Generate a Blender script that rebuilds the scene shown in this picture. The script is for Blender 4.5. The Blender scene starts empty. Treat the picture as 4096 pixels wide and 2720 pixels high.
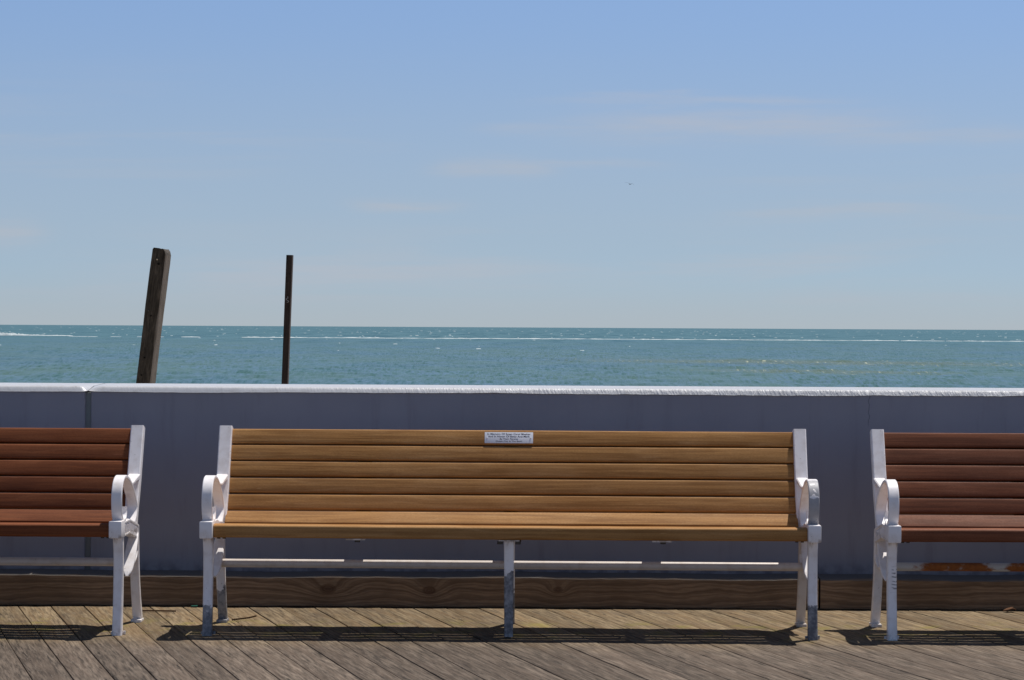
import bpy, bmesh, math, random
import numpy as np
from mathutils import Vector, Matrix

random.seed(7)
R = math.radians
sc = bpy.context.scene
COL = sc.collection

# ------------------------------------------------------------------ helpers
def tag(o, label=None, cat=None, group=None, kind=None):
    if label: o['label'] = label
    if cat: o['category'] = cat
    if group: o['group'] = group
    if kind: o['kind'] = kind
    return o

def empty(name, loc=(0, 0, 0), rz=0.0):
    o = bpy.data.objects.new(name, None)
    o.location = loc
    o.rotation_euler = (0, 0, rz)
    o.empty_display_size = 0.1
    COL.objects.link(o)
    return o

def link_mesh(name, me, mat=None, parent=None, sharp=35):
    if mat: me.materials.append(mat)
    o = bpy.data.objects.new(name, me)
    COL.objects.link(o)
    if parent is not None: o.parent = parent
    if sharp is not None and len(me.polygons):
        me.polygons.foreach_set('use_smooth', [True] * len(me.polygons))
        me.set_sharp_from_angle(angle=R(sharp))
    return o

def obj(name, bm, mat=None, parent=None, sharp=35):
    bmesh.ops.recalc_face_normals(bm, faces=bm.faces[:])
    me = bpy.data.meshes.new(name)
    bm.to_mesh(me)
    bm.free()
    return link_mesh(name, me, mat, parent, sharp)

def catmull(pts, n=6):
    pts = [tuple(p) for p in pts]
    if len(pts) < 3: return pts
    P = [tuple(2 * a - b for a, b in zip(pts[0], pts[1]))] + pts + [tuple(2 * a - b for a, b in zip(pts[-1], pts[-2]))]
    out = []
    for i in range(1, len(P) - 2):
        p0, p1, p2, p3 = P[i - 1], P[i], P[i + 1], P[i + 2]
        for k in range(n):
            t = k / n
            out.append(tuple(0.5 * ((2 * b) + (-a + c) * t + (2 * a - 5 * b + 4 * c - d) * t * t + (-a + 3 * b - 3 * c + d) * t ** 3)
                             for a, b, c, d in zip(p0, p1, p2, p3)))
    out.append(pts[-1])
    return out

def sweep(bm, pts, cx=0.0, ch=0.005, n=6, smooth=True):
    """flat strap along a (y, z, width, thickness) path; section chamfered"""
    pp = catmull(pts, n) if smooth else pts
    rings = []
    for i, (y, z, w, t) in enumerate(pp):
        a = pp[max(i - 1, 0)]; b = pp[min(i + 1, len(pp) - 1)]
        ty, tz = b[0] - a[0], b[1] - a[1]
        l = math.hypot(ty, tz) or 1
        ny, nz = -tz / l, ty / l
        c = min(ch, w * .3, t * .3)
        hw, ht = w / 2, t / 2
        sec = [(-hw + c, -ht), (hw - c, -ht), (hw, -ht + c), (hw, ht - c), (hw - c, ht), (-hw + c, ht), (-hw, ht - c), (-hw, -ht + c)]
        rings.append([bm.verts.new((cx + u, y + ny * v, z + nz * v)) for u, v in sec])
    for r0, r1 in zip(rings, rings[1:]):
        for k in range(8):
            bm.faces.new((r0[k], r0[(k + 1) % 8], r1[(k + 1) % 8], r1[k]))
    bm.faces.new(rings[0][::-1]); bm.faces.new(rings[-1])

def box(bm, lo, hi, ch=0.0):
    m = bmesh.ops.create_cube(bm, size=1.0)
    vs = m['verts']
    for v in vs:
        v.co = Vector([lo[i] + (v.co[i] + .5) * (hi[i] - lo[i]) for i in range(3)])
    if ch:
        es = list({e for v in vs for e in v.link_edges})
        bmesh.ops.bevel(bm, geom=es, offset=ch, segments=2, affect='EDGES', profile=.6)

def cyl(bm, p0, p1, r, seg=16, r2=None):
    p0, p1 = Vector(p0), Vector(p1)
    d = p1 - p0
    m = Matrix.Translation((p0 + p1) / 2) @ d.to_track_quat('Z', 'Y').to_matrix().to_4x4()
    bmesh.ops.create_cone(bm, cap_ends=True, segments=seg, radius1=r, radius2=r if r2 is None else r2, depth=d.length, matrix=m)

# ------------------------------------------------------------------ node helpers
class N:
    def __init__(s, name, world=False):
        if world:
            s.m = bpy.data.worlds.new(name); s.m.use_nodes = True
        else:
            s.m = bpy.data.materials.new(name); s.m.use_nodes = True
        s.t = s.m.node_tree
        s.t.nodes.clear()
    def n(s, typ, **kw):
        nd = s.t.nodes.new(typ)
        for k, v in kw.items(): setattr(nd, k, v)
        return nd
    def put(s, sock, v):
        if isinstance(v, bpy.types.NodeSocket): s.t.links.new(v, sock)
        elif isinstance(v, tuple) and len(v) == 3 and sock.type == 'RGBA': sock.default_value = (*v, 1)
        else: sock.default_value = v
    def math(s, op, a, b=None, c=None, clamp=False):
        nd = s.n('ShaderNodeMath', operation=op, use_clamp=clamp)
        s.put(nd.inputs[0], a)
        if b is not None: s.put(nd.inputs[1], b)
        if c is not None: s.put(nd.inputs[2], c)
        return nd.outputs[0]
    def vmath(s, op, a, b=None):
        nd = s.n('ShaderNodeVectorMath', operation=op)
        s.put(nd.inputs[0], a)
        if b is not None: s.put(nd.inputs[1], b)
        return nd.outputs[0]
    def mix(s, f, a, b, blend='MIX'):
        nd = s.n('ShaderNodeMix', data_type='RGBA', blend_type=blend)
        s.put(nd.inputs[0], f); s.put(nd.inputs[6], a); s.put(nd.inputs[7], b)
        return nd.outputs[2]
    def noise(s, vec, scale, detail=4, rough=.55, dist=0.0, w=None):
        nd = s.n('ShaderNodeTexNoise')
        if w is not None:
            nd.noise_dimensions = '4D'; s.put(nd.inputs['W'], w)
        s.put(nd.inputs['Vector'], vec)
        nd.inputs['Scale'].default_value = scale; nd.inputs['Detail'].default_value = detail
        nd.inputs['Roughness'].default_value = rough; nd.inputs['Distortion'].default_value = dist
        return nd.outputs['Fac']
    def ramp(s, f, lo, hi, a=0.0, b=1.0, smooth=True):
        nd = s.n('ShaderNodeMapRange', interpolation_type='SMOOTHSTEP' if smooth else 'LINEAR')
        s.put(nd.inputs['Value'], f)
        nd.inputs['From Min'].default_value = lo; nd.inputs['From Max'].default_value = hi
        nd.inputs['To Min'].default_value = a; nd.inputs['To Max'].default_value = b
        return nd.outputs[0]
    def objco(s): return s.n('ShaderNodeTexCoord').outputs['Object']
    def pos(s): return s.n('ShaderNodeNewGeometry').outputs['Position']
    def sep(s, v):
        nd = s.n('ShaderNodeSeparateXYZ'); s.put(nd.inputs[0], v); return nd.outputs
    def comb(s, x, y, z):
        nd = s.n('ShaderNodeCombineXYZ')
        for i, v in enumerate((x, y, z)): s.put(nd.inputs[i], v)
        return nd.outputs[0]
    def attr(s, name):
        nd = s.n('ShaderNodeAttribute'); nd.attribute_name = name; return nd.outputs['Fac']
    def rnd(s): return s.n('ShaderNodeObjectInfo').outputs['Random']
    def bump(s, h, strength, dist, normal=None):
        nd = s.n('ShaderNodeBump')
        s.put(nd.inputs['Height'], h); nd.inputs['Strength'].default_value = strength; nd.inputs['Distance'].default_value = dist
        if normal is not None: s.put(nd.inputs['Normal'], normal)
        return nd.outputs[0]
    def out(s, base, rough=.5, spec=.5, metal=0.0, normal=None, ior=None):
        p = s.n('ShaderNodeBsdfPrincipled')
        s.put(p.inputs['Base Color'], base); s.put(p.inputs['Roughness'], rough)
        s.put(p.inputs['Specular IOR Level'], spec); s.put(p.inputs['Metallic'], metal)
        if normal is not None: s.put(p.inputs['Normal'], normal)
        if ior: p.inputs['IOR'].default_value = ior
        o = s.n('ShaderNodeOutputMaterial')
        s.t.links.new(p.outputs[0], o.inputs[0])
        return s.m

# ------------------------------------------------------------------ materials
def paint_mat(name, chips=0.0, front=False, zchip=None, zchip_top=None, base=(.90, .85, .835), scuff=False, marks=None):
    """white gloss paint on cast iron; chips shows the grey metal"""
    g = N(name)
    co = g.objco()
    x, y, z = g.sep(co)
    n1 = g.noise(co, 22, 4)
    n2 = g.noise(co, 160, 3)
    n3 = g.noise(co, 55, 5, .65)
    col = g.mix(g.ramp(n1, .42, .75), base, (base[0] * .86, base[1] * .83, base[2] * .80))
    weep = g.math('MULTIPLY', g.math('MULTIPLY', g.ramp(z, .355, .392), g.ramp(z, .412, .398)), g.ramp(g.noise(g.comb(x, y, g.math('MULTIPLY', z, .3)), 60, 4, .6), .46, .62))
    col = g.mix(g.math('MULTIPLY', weep, .55), col, (.21, .13, .075))
    foot = g.math('MULTIPLY', g.ramp(z, .05, .0), g.ramp(n3, .40, .60))
    col = g.mix(g.math('MULTIPLY', foot, .5), col, (.26, .22, .17))
    speck = g.ramp(g.noise(co, 75, 2, .5), .70, .76)
    col = g.mix(g.math('MULTIPLY', speck, .5), col, (.25, .22, .19))
    rough = .38
    m = None
    if chips:
        m = g.ramp(n3, .76 - chips, .80 - chips)
    if front:                       # the strap facing the deck is worn to the metal
        yy = g.math('ADD', y, g.math('MULTIPLY', g.math('SUBTRACT', g.noise(co, 18, 4), .5), .10))
        m = g.math('MULTIPLY', g.ramp(yy, .045, .03), g.ramp(g.noise(co, 13, 3), .60, .57))
    if zchip is not None:           # bare metal below a wavy line
        zz = g.math('ADD', z, g.math('MULTIPLY', g.math('SUBTRACT', g.noise(co, 30, 4), .5), .16))
        mz = g.ramp(zz, zchip + .006, zchip - .006)
        m = mz if m is None else g.math('MAXIMUM', m, mz)
    if zchip_top is not None:
        zz = g.math('ADD', z, g.math('MULTIPLY', g.math('SUBTRACT', g.noise(co, 26, 4), .5), .22))
        mz = g.math('MULTIPLY', g.ramp(zz, zchip_top - .006, zchip_top + .006), .9)
        m = mz if m is None else g.math('MAXIMUM', m, mz)
    if marks:                       # dark rubber marks, short level strokes between two heights
        ph = g.math('SINE', g.math('ADD', g.math('MULTIPLY', z, 420.0), g.math('MULTIPLY', g.noise(co, 20, 2), 7.0)))
        st = g.math('MULTIPLY', g.ramp(ph, .15, .6), g.ramp(g.noise(co, 60, 3), .38, .5))
        st = g.math('MULTIPLY', st, g.ramp(x, -1.220, -1.210))
        win = g.math('MULTIPLY', g.ramp(z, marks[0], marks[0] + .02), g.ramp(z, marks[1], marks[1] - .02))
        col = g.mix(g.math('MULTIPLY', g.math('MULTIPLY', st, win), .75), col, (.12, .11, .12))
    spec = .5
    if m is not None:
        n4 = g.math('ADD', g.math('MULTIPLY', n3, .5), g.math('MULTIPLY', g.noise(co, 14, 4), .5))
        metal = g.mix(n3, (.30, .29, .30), (.46, .44, .44)) if front else g.mix(g.ramp(n4, .38, .62), (.10, .10, .115), (.33, .32, .325))
        col = g.mix(m, col, metal)
        rough = g.ramp(m, 0, 1, .38, .5)
        h = g.math('SUBTRACT', g.math('MULTIPLY', n2, .15), m)
    else:
        h = g.math('ADD', g.math('MULTIPLY', n2, .25), g.math('MULTIPLY', n1, .9))
    return g.out(col, rough, spec, normal=g.bump(h, .35, .002))

def slat_mat(name, c1, c2, c3, seed):
    """recycled timber bench slats: fine grain, long faint streaks, soft cathedral arcs"""
    g = N(name)
    co = g.objco()
    x, y, z = g.sep(co)
    b = g.attr('board')
    ox = g.math('ADD', x, g.math('MULTIPLY', b, 31.7))
    s = g.noise(g.comb(g.math('MULTIPLY', ox, .9), g.math('MULTIPLY', y, 22.0), g.math('MULTIPLY', z, 34.0)), 2.2, 6, .66, .6, seed)
    fine = g.noise(g.comb(g.math('MULTIPLY', x, .30), y, z), 420, 3, .7, 0, seed)
    blot = g.noise(g.comb(ox, g.math('MULTIPLY', y, 3.0), g.math('MULTIPLY', z, 3.0)), 3.4, 4, .55, 0, seed)
    u = g.math('ADD', g.math('MULTIPLY', g.noise(g.comb(g.math('MULTIPLY', ox, 2.3), b, g.math('MULTIPLY', z, 6.0)), 1.0, 2, .4, 0, seed), 26.0), g.math('MULTIPLY', z, 190.0))
    arc = g.ramp(g.math('SINE', u), .35, 1.0)
    arc = g.math('MULTIPLY', arc, g.ramp(blot, .44, .62))
    dirt = g.ramp(g.noise(g.comb(g.math('MULTIPLY', ox, .8), y, g.math('MULTIPLY', z, 2.0)), 11, 5, .7, 0, seed + 3), .56, .74)
    scuff = g.ramp(g.noise(g.comb(g.math('MULTIPLY', ox, .25), g.math('MULTIPLY', y, 3.0), g.math('MULTIPLY', z, 3.0)), 42, 3, .6, 0, seed + 5), .68, .74)
    dark = (c1[0] * .52, c1[1] * .46, c1[2] * .46)
    col = g.mix(g.ramp(s, .38, .62), (c1[0] * .74, c1[1] * .72, c1[2] * .70), (c2[0] * 1.06, c2[1] * 1.06, c2[2] * 1.06))
    col = g.mix(g.math('MULTIPLY', arc, .38), col, c3)
    col = g.mix(g.ramp(blot, .35, .7, 0, .34), col, c3)
    col = g.mix(g.math('MULTIPLY', dirt, .38), col, dark)
    col = g.mix(g.math('MULTIPLY', scuff, .35), col, tuple(min(1, v * 1.35 + .03) for v in c3))
    col = g.mix(g.ramp(fine, .25, .75, 0, .48), col, dark)
    tone = g.ramp(b, 0, 1, .86, 1.12, False)
    col = g.mix(1.0, col, g.comb(tone, tone, tone), 'MULTIPLY')
    h = g.math('ADD', fine, g.math('MULTIPLY', s, .6))
    return g.out(col, g.ramp(fine, .2, .8, .55, .75), .22, normal=g.bump(h, .28, .0015))

def simple_mat(name, c, rough=.5, spec=.5, metal=0.0, var=.2, scale=40, bump=.1):
    g = N(name)
    co = g.objco()
    n = g.noise(co, scale, 4)
    col = g.mix(n, tuple(v * (1 - var) for v in c), tuple(min(1, v * (1 + var)) for v in c))
    return g.out(col, rough, spec, metal, normal=g.bump(n, bump, .003))

M = {}
M['paint'] = paint_mat('white_paint', 0.0)
M['paint_worn'] = paint_mat('white_paint_chipped', .06)
M['paint_leg'] = paint_mat('white_paint_bare_foot', .05, zchip=.115)
M['paint_rearleg'] = paint_mat('white_paint_bare_foot_rear', .06, zchip=.15)
M['paint_mid'] = paint_mat('white_paint_bare_middle_leg', .05, zchip=.26)
M['paint_right'] = paint_mat('white_paint_bare_right_leg', .07, zchip=.135)
M['paint_bare'] = paint_mat('bare_grey_arm', front=True)
M['paint_marks'] = paint_mat('white_paint_tyre_marks', 0.0, marks=(.185, .30))
M['paint_dull'] = paint_mat('dull_pipe_paint', 0.0, base=(.66, .58, .52))
M['tan'] = slat_mat('tan_slats', (.375, .175, .047), (.465, .234, .073), (.57, .325, .135), 1.3)
M['redbrown'] = slat_mat('red_brown_slats', (.175, .048, .0135), (.225, .066, .020), (.28, .098, .036), 5.1)
M['rosebrown'] = slat_mat('rose_brown_slats', (.165, .052, .021), (.212, .069, .029), (.30, .122, .064), 9.7)
M['metal'] = simple_mat('dull_steel', (.30, .29, .28), .4, .5, .8, .25, 60)
M['bolt'] = simple_mat('dark_bolt', (.07, .06, .05), .55, .4, .3, .4, 120)

def rust_mat():
    g = N('rusted_pipe_paint')
    co = g.objco()
    x, y, z = g.sep(co)
    n = g.noise(g.comb(g.math('MULTIPLY', x, .7), y, z), 30, 5, .62)
    big = g.ramp(g.math('ABSOLUTE', g.math('ADD', x, .91)), .05, .25, 1.0, 0.0)
    big2 = g.ramp(g.math('ABSOLUTE', g.math('ADD', x, .63)), .02, .11, 1.0, 0.0)
    m = g.ramp(g.math('ADD', n, g.math('MULTIPLY', g.math('MAXIMUM', big, big2), .50)), .68, .92)
    rust = g.mix(g.noise(co, 60, 4), (.15, .040, .010), (.50, .165, .035))
    col = g.mix(m, (.60, .57, .53), rust)
    return g.out(col, g.ramp(m, 0, 1, .4, .85), .4, normal=g.bump(n, .3, .002))
M['rust'] = rust_mat()

def deck_mat():
    g = N('weathered_deck_boards')
    co = g.objco()
    x, y, z = g.sep(co)
    b = g.attr('board')
    px, py, pz = g.sep(g.pos())
    off = g.math('MULTIPLY', b, 37.0)
    gv = g.comb(g.math('MULTIPLY', x, 1.0), g.math('MULTIPLY', g.math('ADD', y, off), .060), off)
    warp = g.noise(g.comb(x, g.math('MULTIPLY', y, .35), off), 5.0, 3, .5)
    gv2 = g.comb(g.math('ADD', x, g.math('MULTIPLY', warp, .10)), g.math('MULTIPLY', g.math('ADD', y, off), .035), off)
    grain = g.noise(gv, 95, 5, .68)
    rings = g.noise(gv2, 36, 4, .62)
    crack = g.ramp(g.noise(g.comb(x, g.math('MULTIPLY', y, .075), g.math('ADD', off, 9.0)), 58, 3, .6), .635, .72)
    blot = g.noise(co, 5.5, 4, .6)
    fleck = g.noise(g.comb(x, g.math('MULTIPLY', y, .3), off), 150, 3, .7)
    worn1 = g.mix(g.ramp(grain, .3, .7), (.036, .027, .020), (.208, .160, .121))
    worn1 = g.mix(g.ramp(rings, .42, .62, 0, .55), worn1, (.105, .074, .053))
    tan = g.mix(g.ramp(grain, .3, .7), (.082, .057, .032), (.295, .218, .128))
    tan = g.mix(g.ramp(rings, .42, .62, 0, .55), tan, (.16, .098, .045))
    wob = g.math('ADD', py, g.math('MULTIPLY', g.math('SUBTRACT', g.noise(co, 3.4, 5, .65), .5), .55))
    back = g.ramp(wob, 8.58, 9.14)
    col = g.mix(back, worn1, tan)
    # green tint where feet of the benches hold the damp
    moss = g.math('MULTIPLY', g.ramp(g.noise(co, 7.0, 3), .50, .68), g.math('MULTIPLY', g.ramp(wob, 8.85, 9.1), g.ramp(py, 9.62, 9.36)))
    col = g.mix(g.math('MULTIPLY', moss, .6), col, (.20, .165, .035))
    col = g.mix(g.ramp(blot, .46, .74, 0, .42), col, (.085, .064, .048))
    tint = g.ramp(b, 0, 1, .80, 1.16, False)
    col = g.mix(1.0, col, g.comb(tint, tint, tint), 'MULTIPLY')
    col = g.mix(g.math('MULTIPLY', g.ramp(fleck, .63, .74), .45), col, (.37, .33, .29))
    col = g.mix(g.math('MULTIPLY', crack, .85), col, (.022, .017, .013))
    h = g.math('SUBTRACT', g.math('ADD', g.math('MULTIPLY', grain, .8), g.math('MULTIPLY', fleck, .35)), g.math('MULTIPLY', crack, 1.2))
    return g.out(col, .82, .25, normal=g.bump(h, .55, .004))
M['deck'] = deck_mat()

def beam_mat():
    """pressure-treated beam: growth rings bending round knots"""
    g = N('beam_timber')
    co = g.objco()
    x, y, z = g.sep(co)
    w = g.math('MULTIPLY', g.math('SUBTRACT', g.noise(g.comb(g.math('MULTIPLY', x, 2.0), y, g.math('MULTIPLY', z, 5.0)), 1.5, 3, .5), .5), .085)
    u = g.math('ADD', g.math('ADD', z, g.math('MULTIPLY', y, .5)), w)
    core = None
    for kx, kz, s in [(-.81, .080, .034), (-.362, .076, .030), (.21, .082, .020), (-2.45, .07, .024), (3.05, .085, .022)]:
        dx = g.math('MULTIPLY', g.math('SUBTRACT', x, kx), .62)
        dz = g.math('SUBTRACT', z, kz)
        r2 = g.math('ADD', g.math('MULTIPLY', dx, dx), g.math('MULTIPLY', dz, dz))
        e = g.math('EXPONENT', g.math('MULTIPLY', r2, -1.0 / (2 * (s * 1.25) ** 2)))
        u = g.math('ADD', u, g.math('MULTIPLY', e, .055))
        c = g.ramp(r2, (s * .75) ** 2, (s * .5) ** 2)
        rr = g.math('SINE', g.math('ADD', g.math('MULTIPLY', g.math('SQRT', r2), 760.0), g.math('MULTIPLY', g.noise(co, 34, 3), 7.0)))
        c = g.math('MULTIPLY', c, g.ramp(rr, -.9, .9, .7, 1.0))
        core = c if core is None else g.math('MAXIMUM', core, c)
    ph = g.math('MULTIPLY', u, 420.0)
    ring = g.ramp(g.math('SINE', ph), -.1, 1.0)
    ring2 = g.ramp(g.math('SINE', g.math('MULTIPLY', u, 171.0)), .0, 1.0)
    fine = g.noise(g.comb(g.math('MULTIPLY', x, .06), y, z), 260, 4, .65)
    blot = g.noise(co, 4, 4)
    col = g.mix(g.ramp(blot, .35, .65), (.215, .150, .100), (.30, .212, .145))
    col = g.mix(g.math('MULTIPLY', ring, .34), col, (.095, .054, .033))
    col = g.mix(g.math('MULTIPLY', ring2, .45), col, (.075, .044, .028))
    col = g.mix(g.math('MULTIPLY', core, .75), col, (.060, .026, .015))
    col = g.mix(g.ramp(fine, .35, .75, 0, .45), col, (.075, .055, .042))
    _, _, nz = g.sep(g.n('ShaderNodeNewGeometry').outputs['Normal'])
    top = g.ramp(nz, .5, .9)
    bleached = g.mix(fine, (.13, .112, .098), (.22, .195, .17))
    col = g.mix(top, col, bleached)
    h = g.math('ADD', fine, g.math('MULTIPLY', ring, .3))
    return g.out(col, .8, .25, normal=g.bump(h, .4, .003))
M['beam'] = beam_mat()

def wall_mat():
    g = N('slate_wall_paint')
    co = g.objco()
    x, y, z = g.sep(co)
    n1 = g.noise(co, 1.7, 4, .5)
    n2 = g.noise(co, 300, 3, .6)
    n3 = g.noise(g.comb(x, y, g.math('MULTIPLY', z, .35)), 8, 4)
    col = g.mix(g.ramp(n1, .3, .7), (.305, .304, .358), (.342, .340, .396))
    col = g.mix(g.ramp(n3, .5, .8, 0, .25), col, (.245, .24, .295))
    # hairline crack from under the cap
    cx = g.math('ADD', 1.615, g.math('MULTIPLY', g.math('SUBTRACT', g.noise(g.comb(0.0, 0.0, z), 14, 3), .5), .05))
    cr = g.math('MULTIPLY', g.ramp(g.math('ABSOLUTE', g.math('SUBTRACT', x, cx)), .003, .0012), g.ramp(z, .79, .83))
    col = g.mix(g.math('MULTIPLY', cr, .42), col, (.04, .04, .055))
    run = g.ramp(g.noise(g.comb(x, y, g.math('MULTIPLY', z, .12)), 12, 5, .65), .52, .74)
    col = g.mix(g.math('MULTIPLY', run, .32), col, (.20, .19, .215))
    # scuffed dirt along the foot of the wall
    foot = g.math('MULTIPLY', g.ramp(z, .20, .14), g.ramp(g.noise(co, 14, 4), .42, .6))
    col = g.mix(g.math('MULTIPLY', foot, .5), col, (.11, .105, .115))
    return g.out(col, .62, .3, normal=g.bump(g.math('ADD', n2, g.math('MULTIPLY', n3, 2.0)), .18, .003))
M['wall'] = wall_mat()

def cap_mat():
    g = N('white_cap_paint')
    co = g.objco()
    x, y, z = g.sep(co)
    st = g.noise(g.comb(g.math('ADD', x, g.math('MULTIPLY', z, .35)), g.math('MULTIPLY', y, .3), g.math('MULTIPLY', z, .22)), 85, 4, .6)
    n = g.noise(co, 30, 4)
    amt = g.ramp(x, -1.5, 2.2, .06, .62)
    col = g.mix(g.ramp(n, .4, .75), (.52, .52, .535), (.46, .455, .46))
    pin = g.ramp(g.noise(co, 40, 2), .73, .76)
    col = g.mix(g.math('MULTIPLY', pin, .6), col, (.2, .18, .17))
    h = g.math('MULTIPLY', g.ramp(st, .35, .75), amt)
    return g.out(col, .42, .5, normal=g.bump(h, .5, .010))
M['cap'] = cap_mat()
M['caulk'] = simple_mat('joint_filler', (.24, .26, .26), .7, .3, 0, .2, 18, .3)

def sea_mat():
    g = N('sea_water')
    p = g.pos()
    x, y, z = g.sep(p)
    big = g.noise(g.comb(x, g.math('MULTIPLY', y, .30), 0.0), .014, 4, .55)
    chop = g.noise(g.comb(x, g.math('MULTIPLY', y, .10), 0.0), 1.9, 6, .72)
    swell = g.noise(g.comb(g.math('MULTIPLY', x, .5), g.math('MULTIPLY', y, .25), 5.0), .16, 4, .6)
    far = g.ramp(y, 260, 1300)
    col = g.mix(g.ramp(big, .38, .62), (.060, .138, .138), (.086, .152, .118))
    band = g.noise(g.comb(g.math('MULTIPLY', x, .55), g.math('MULTIPLY', y, .42), 7.0), .022, 5, .62)
    blue = g.ramp(band, .44, .62)
    col = g.mix(g.math('MULTIPLY', blue, .62), col, (.058, .125, .190))
    col = g.mix(g.ramp(chop, .42, .60, 0, 1.0), col, (.100, .175, .225))
    col = g.mix(g.ramp(chop, .48, .36, 0, .70), col, (.030, .092, .084))
    col = g.mix(g.ramp(swell, .42, .62, 0, .45), col, (.092, .158, .122))
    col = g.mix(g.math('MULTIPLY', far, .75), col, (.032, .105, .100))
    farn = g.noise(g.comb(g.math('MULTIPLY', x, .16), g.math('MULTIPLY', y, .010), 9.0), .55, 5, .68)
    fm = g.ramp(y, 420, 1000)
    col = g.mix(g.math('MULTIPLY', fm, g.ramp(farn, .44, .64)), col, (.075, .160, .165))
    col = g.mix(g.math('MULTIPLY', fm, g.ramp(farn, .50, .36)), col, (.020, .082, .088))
    # sand stirred up over the bar
    def bar(col, xc, yc, sx, sy, k):
        dx = g.math('DIVIDE', g.math('SUBTRACT', x, xc), sx)
        dy = g.math('DIVIDE', g.math('SUBTRACT', y, g.math('SUBTRACT', yc, g.math('MULTIPLY', x, .25))), sy)
        e = g.math('SQRT', g.math('ADD', g.math('MULTIPLY', dx, dx), g.math('MULTIPLY', dy, dy)))
        sand = g.ramp(g.math('ADD', e, g.math('MULTIPLY', g.math('SUBTRACT', chop, .5), 2.0)), 1.35, .25)
        col = g.mix(g.math('MULTIPLY', sand, .62), col, (.13, .155, .085))
        sp = g.math('MULTIPLY', g.ramp(g.noise(g.comb(x, g.math('MULTIPLY', y, .07), 2.0), 1.5, 4, .65), .58, .66), sand)
        return g.mix(g.math('MULTIPLY', sp, .85), col, (.50, .50, .33))
    col = bar(col, 42.0, 322.0, 34.0, 24.0, 1)
    col = bar(col, 34.0, 254.0, 14.0, 11.0, 1)
    # small flecks of foam on the chop
    cap = g.math('MULTIPLY', g.ramp(g.noise(g.comb(x, g.math('MULTIPLY', y, .07), 3.0), 1.3, 3, .6), .70, .75), g.ramp(y, 300, 520))
    col = g.mix(g.math('MULTIPLY', cap, .5), col, (.36, .43, .44))
    h = g.math('ADD', chop, g.math('MULTIPLY', swell, 1.2))
    return g.out(col, .34, .07, normal=g.bump(h, .7, .35))
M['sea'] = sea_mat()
M['foam'] = simple_mat('sea_foam', (.52, .57, .57), .9, .1, 0, .06, 2, .2)
M['foam_thin'] = simple_mat('thin_foam', (.50, .56, .56), .9, .1, 0, .1, 2, .2)
M['sand'] = simple_mat('beach_sand', (.42, .34, .24), .95, .1, 0, .12, 3, .4)

def pile_mat(name, dark, light, amount, side=None):
    g = N(name)
    co = g.objco()
    x, y, z = g.sep(co)
    gr = g.noise(g.comb(x, y, g.math('MULTIPLY', z, .05)), 70, 5, .7)
    gr2 = g.noise(g.comb(x, y, g.math('MULTIPLY', z, .09)), 28, 4, .6)
    pale = g.ramp(g.noise(g.comb(x, y, g.math('MULTIPLY', z, .3)), 12, 4, .65), .50, .72)
    col = g.mix(g.ramp(gr, .3, .72), dark, light)
    col = g.mix(g.math('MULTIPLY', pale, amount), col, tuple(min(1, v * 2.4) for v in light))
    if side:                        # sunlight on the right face painted in as paler, greyer wood
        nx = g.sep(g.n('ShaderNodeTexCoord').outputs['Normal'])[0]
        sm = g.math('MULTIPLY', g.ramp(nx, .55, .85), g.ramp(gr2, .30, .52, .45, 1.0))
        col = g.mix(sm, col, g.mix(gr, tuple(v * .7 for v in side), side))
    crack = g.ramp(gr2, .60, .68)
    col = g.mix(g.math('MULTIPLY', crack, .7), col, tuple(v * .3 for v in dark))
    return g.out(col, .85, .2, normal=g.bump(gr, .6, .012))
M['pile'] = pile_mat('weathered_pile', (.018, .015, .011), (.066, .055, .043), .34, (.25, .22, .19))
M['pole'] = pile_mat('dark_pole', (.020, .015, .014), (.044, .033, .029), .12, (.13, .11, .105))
M['hole'] = simple_mat('hole_dark', (.008, .007, .006), .9, .1)
M['plaque'] = simple_mat('plaque_metal', (.80, .81, .86), .45, .5, .0, .04, 30, .05)
M['ink'] = simple_mat('engraved_ink', (.05, .04, .06), .7, .2)
M['bird'] = simple_mat('bird_dark', (.03, .03, .035), .8, .2)
M['green'] = simple_mat('green_scrap', (.02, .13, .09), .5, .4)
M['leaf'] = simple_mat('dry_leaf', (.10, .045, .02), .8, .2, 0, .4, 60)
M['twig'] = simple_mat('twig_brown', (.07, .04, .022), .9, .1, 0, .3, 60)
M['shell'] = simple_mat('shell_white', (.75, .72, .66), .6, .3)

# ------------------------------------------------------------------ camera
CAM_H = 1.245
cam_d = bpy.data.cameras.new('camera')
cam = bpy.data.objects.new('camera', cam_d)
COL.objects.link(cam)
cam_d.sensor_width = 36.0
cam_d.lens = 78.83
cam_d.clip_end = 90000
cam_d.clip_start = .1
cam.matrix_world = Matrix.Translation((0, 0, CAM_H)) @ Matrix.Rotation(R(90 - .33), 4, 'X') @ Matrix.Rotation(R(.30), 4, 'Z')
sc.camera = cam

# ------------------------------------------------------------------ light
SUN = Vector((.265, .228, 1.0)).normalized()
el = math.asin(SUN.z)
az = math.atan2(SUN.x, SUN.y)
sd = bpy.data.lights.new('sun', 'SUN')
sd.energy = 4.6
sd.angle = R(.53)
sd.color = (1.0, .965, .91)
so = bpy.data.objects.new('sun', sd)
COL.objects.link(so)
so.rotation_euler = SUN.to_track_quat('Z', 'Y').to_euler()

w = N('World', world=True)
sc.world = w.m
sky = w.n('ShaderNodeTexSky', sky_type='NISHITA')
sky.sun_disc = False
sky.sun_elevation = el
sky.sun_rotation = az
sky.altitude = 5
sky.air_density = .6
sky.dust_density = .2
sky.ozone_density = 1.0
d = w.n('ShaderNodeTexCoord').outputs['Generated']
dx, dy, dz = w.sep(d)
w.put(sky.inputs['Vector'], w.comb(dx, dy, w.math('ADD', w.math('MULTIPLY', dz, 1.05), .035)))
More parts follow.
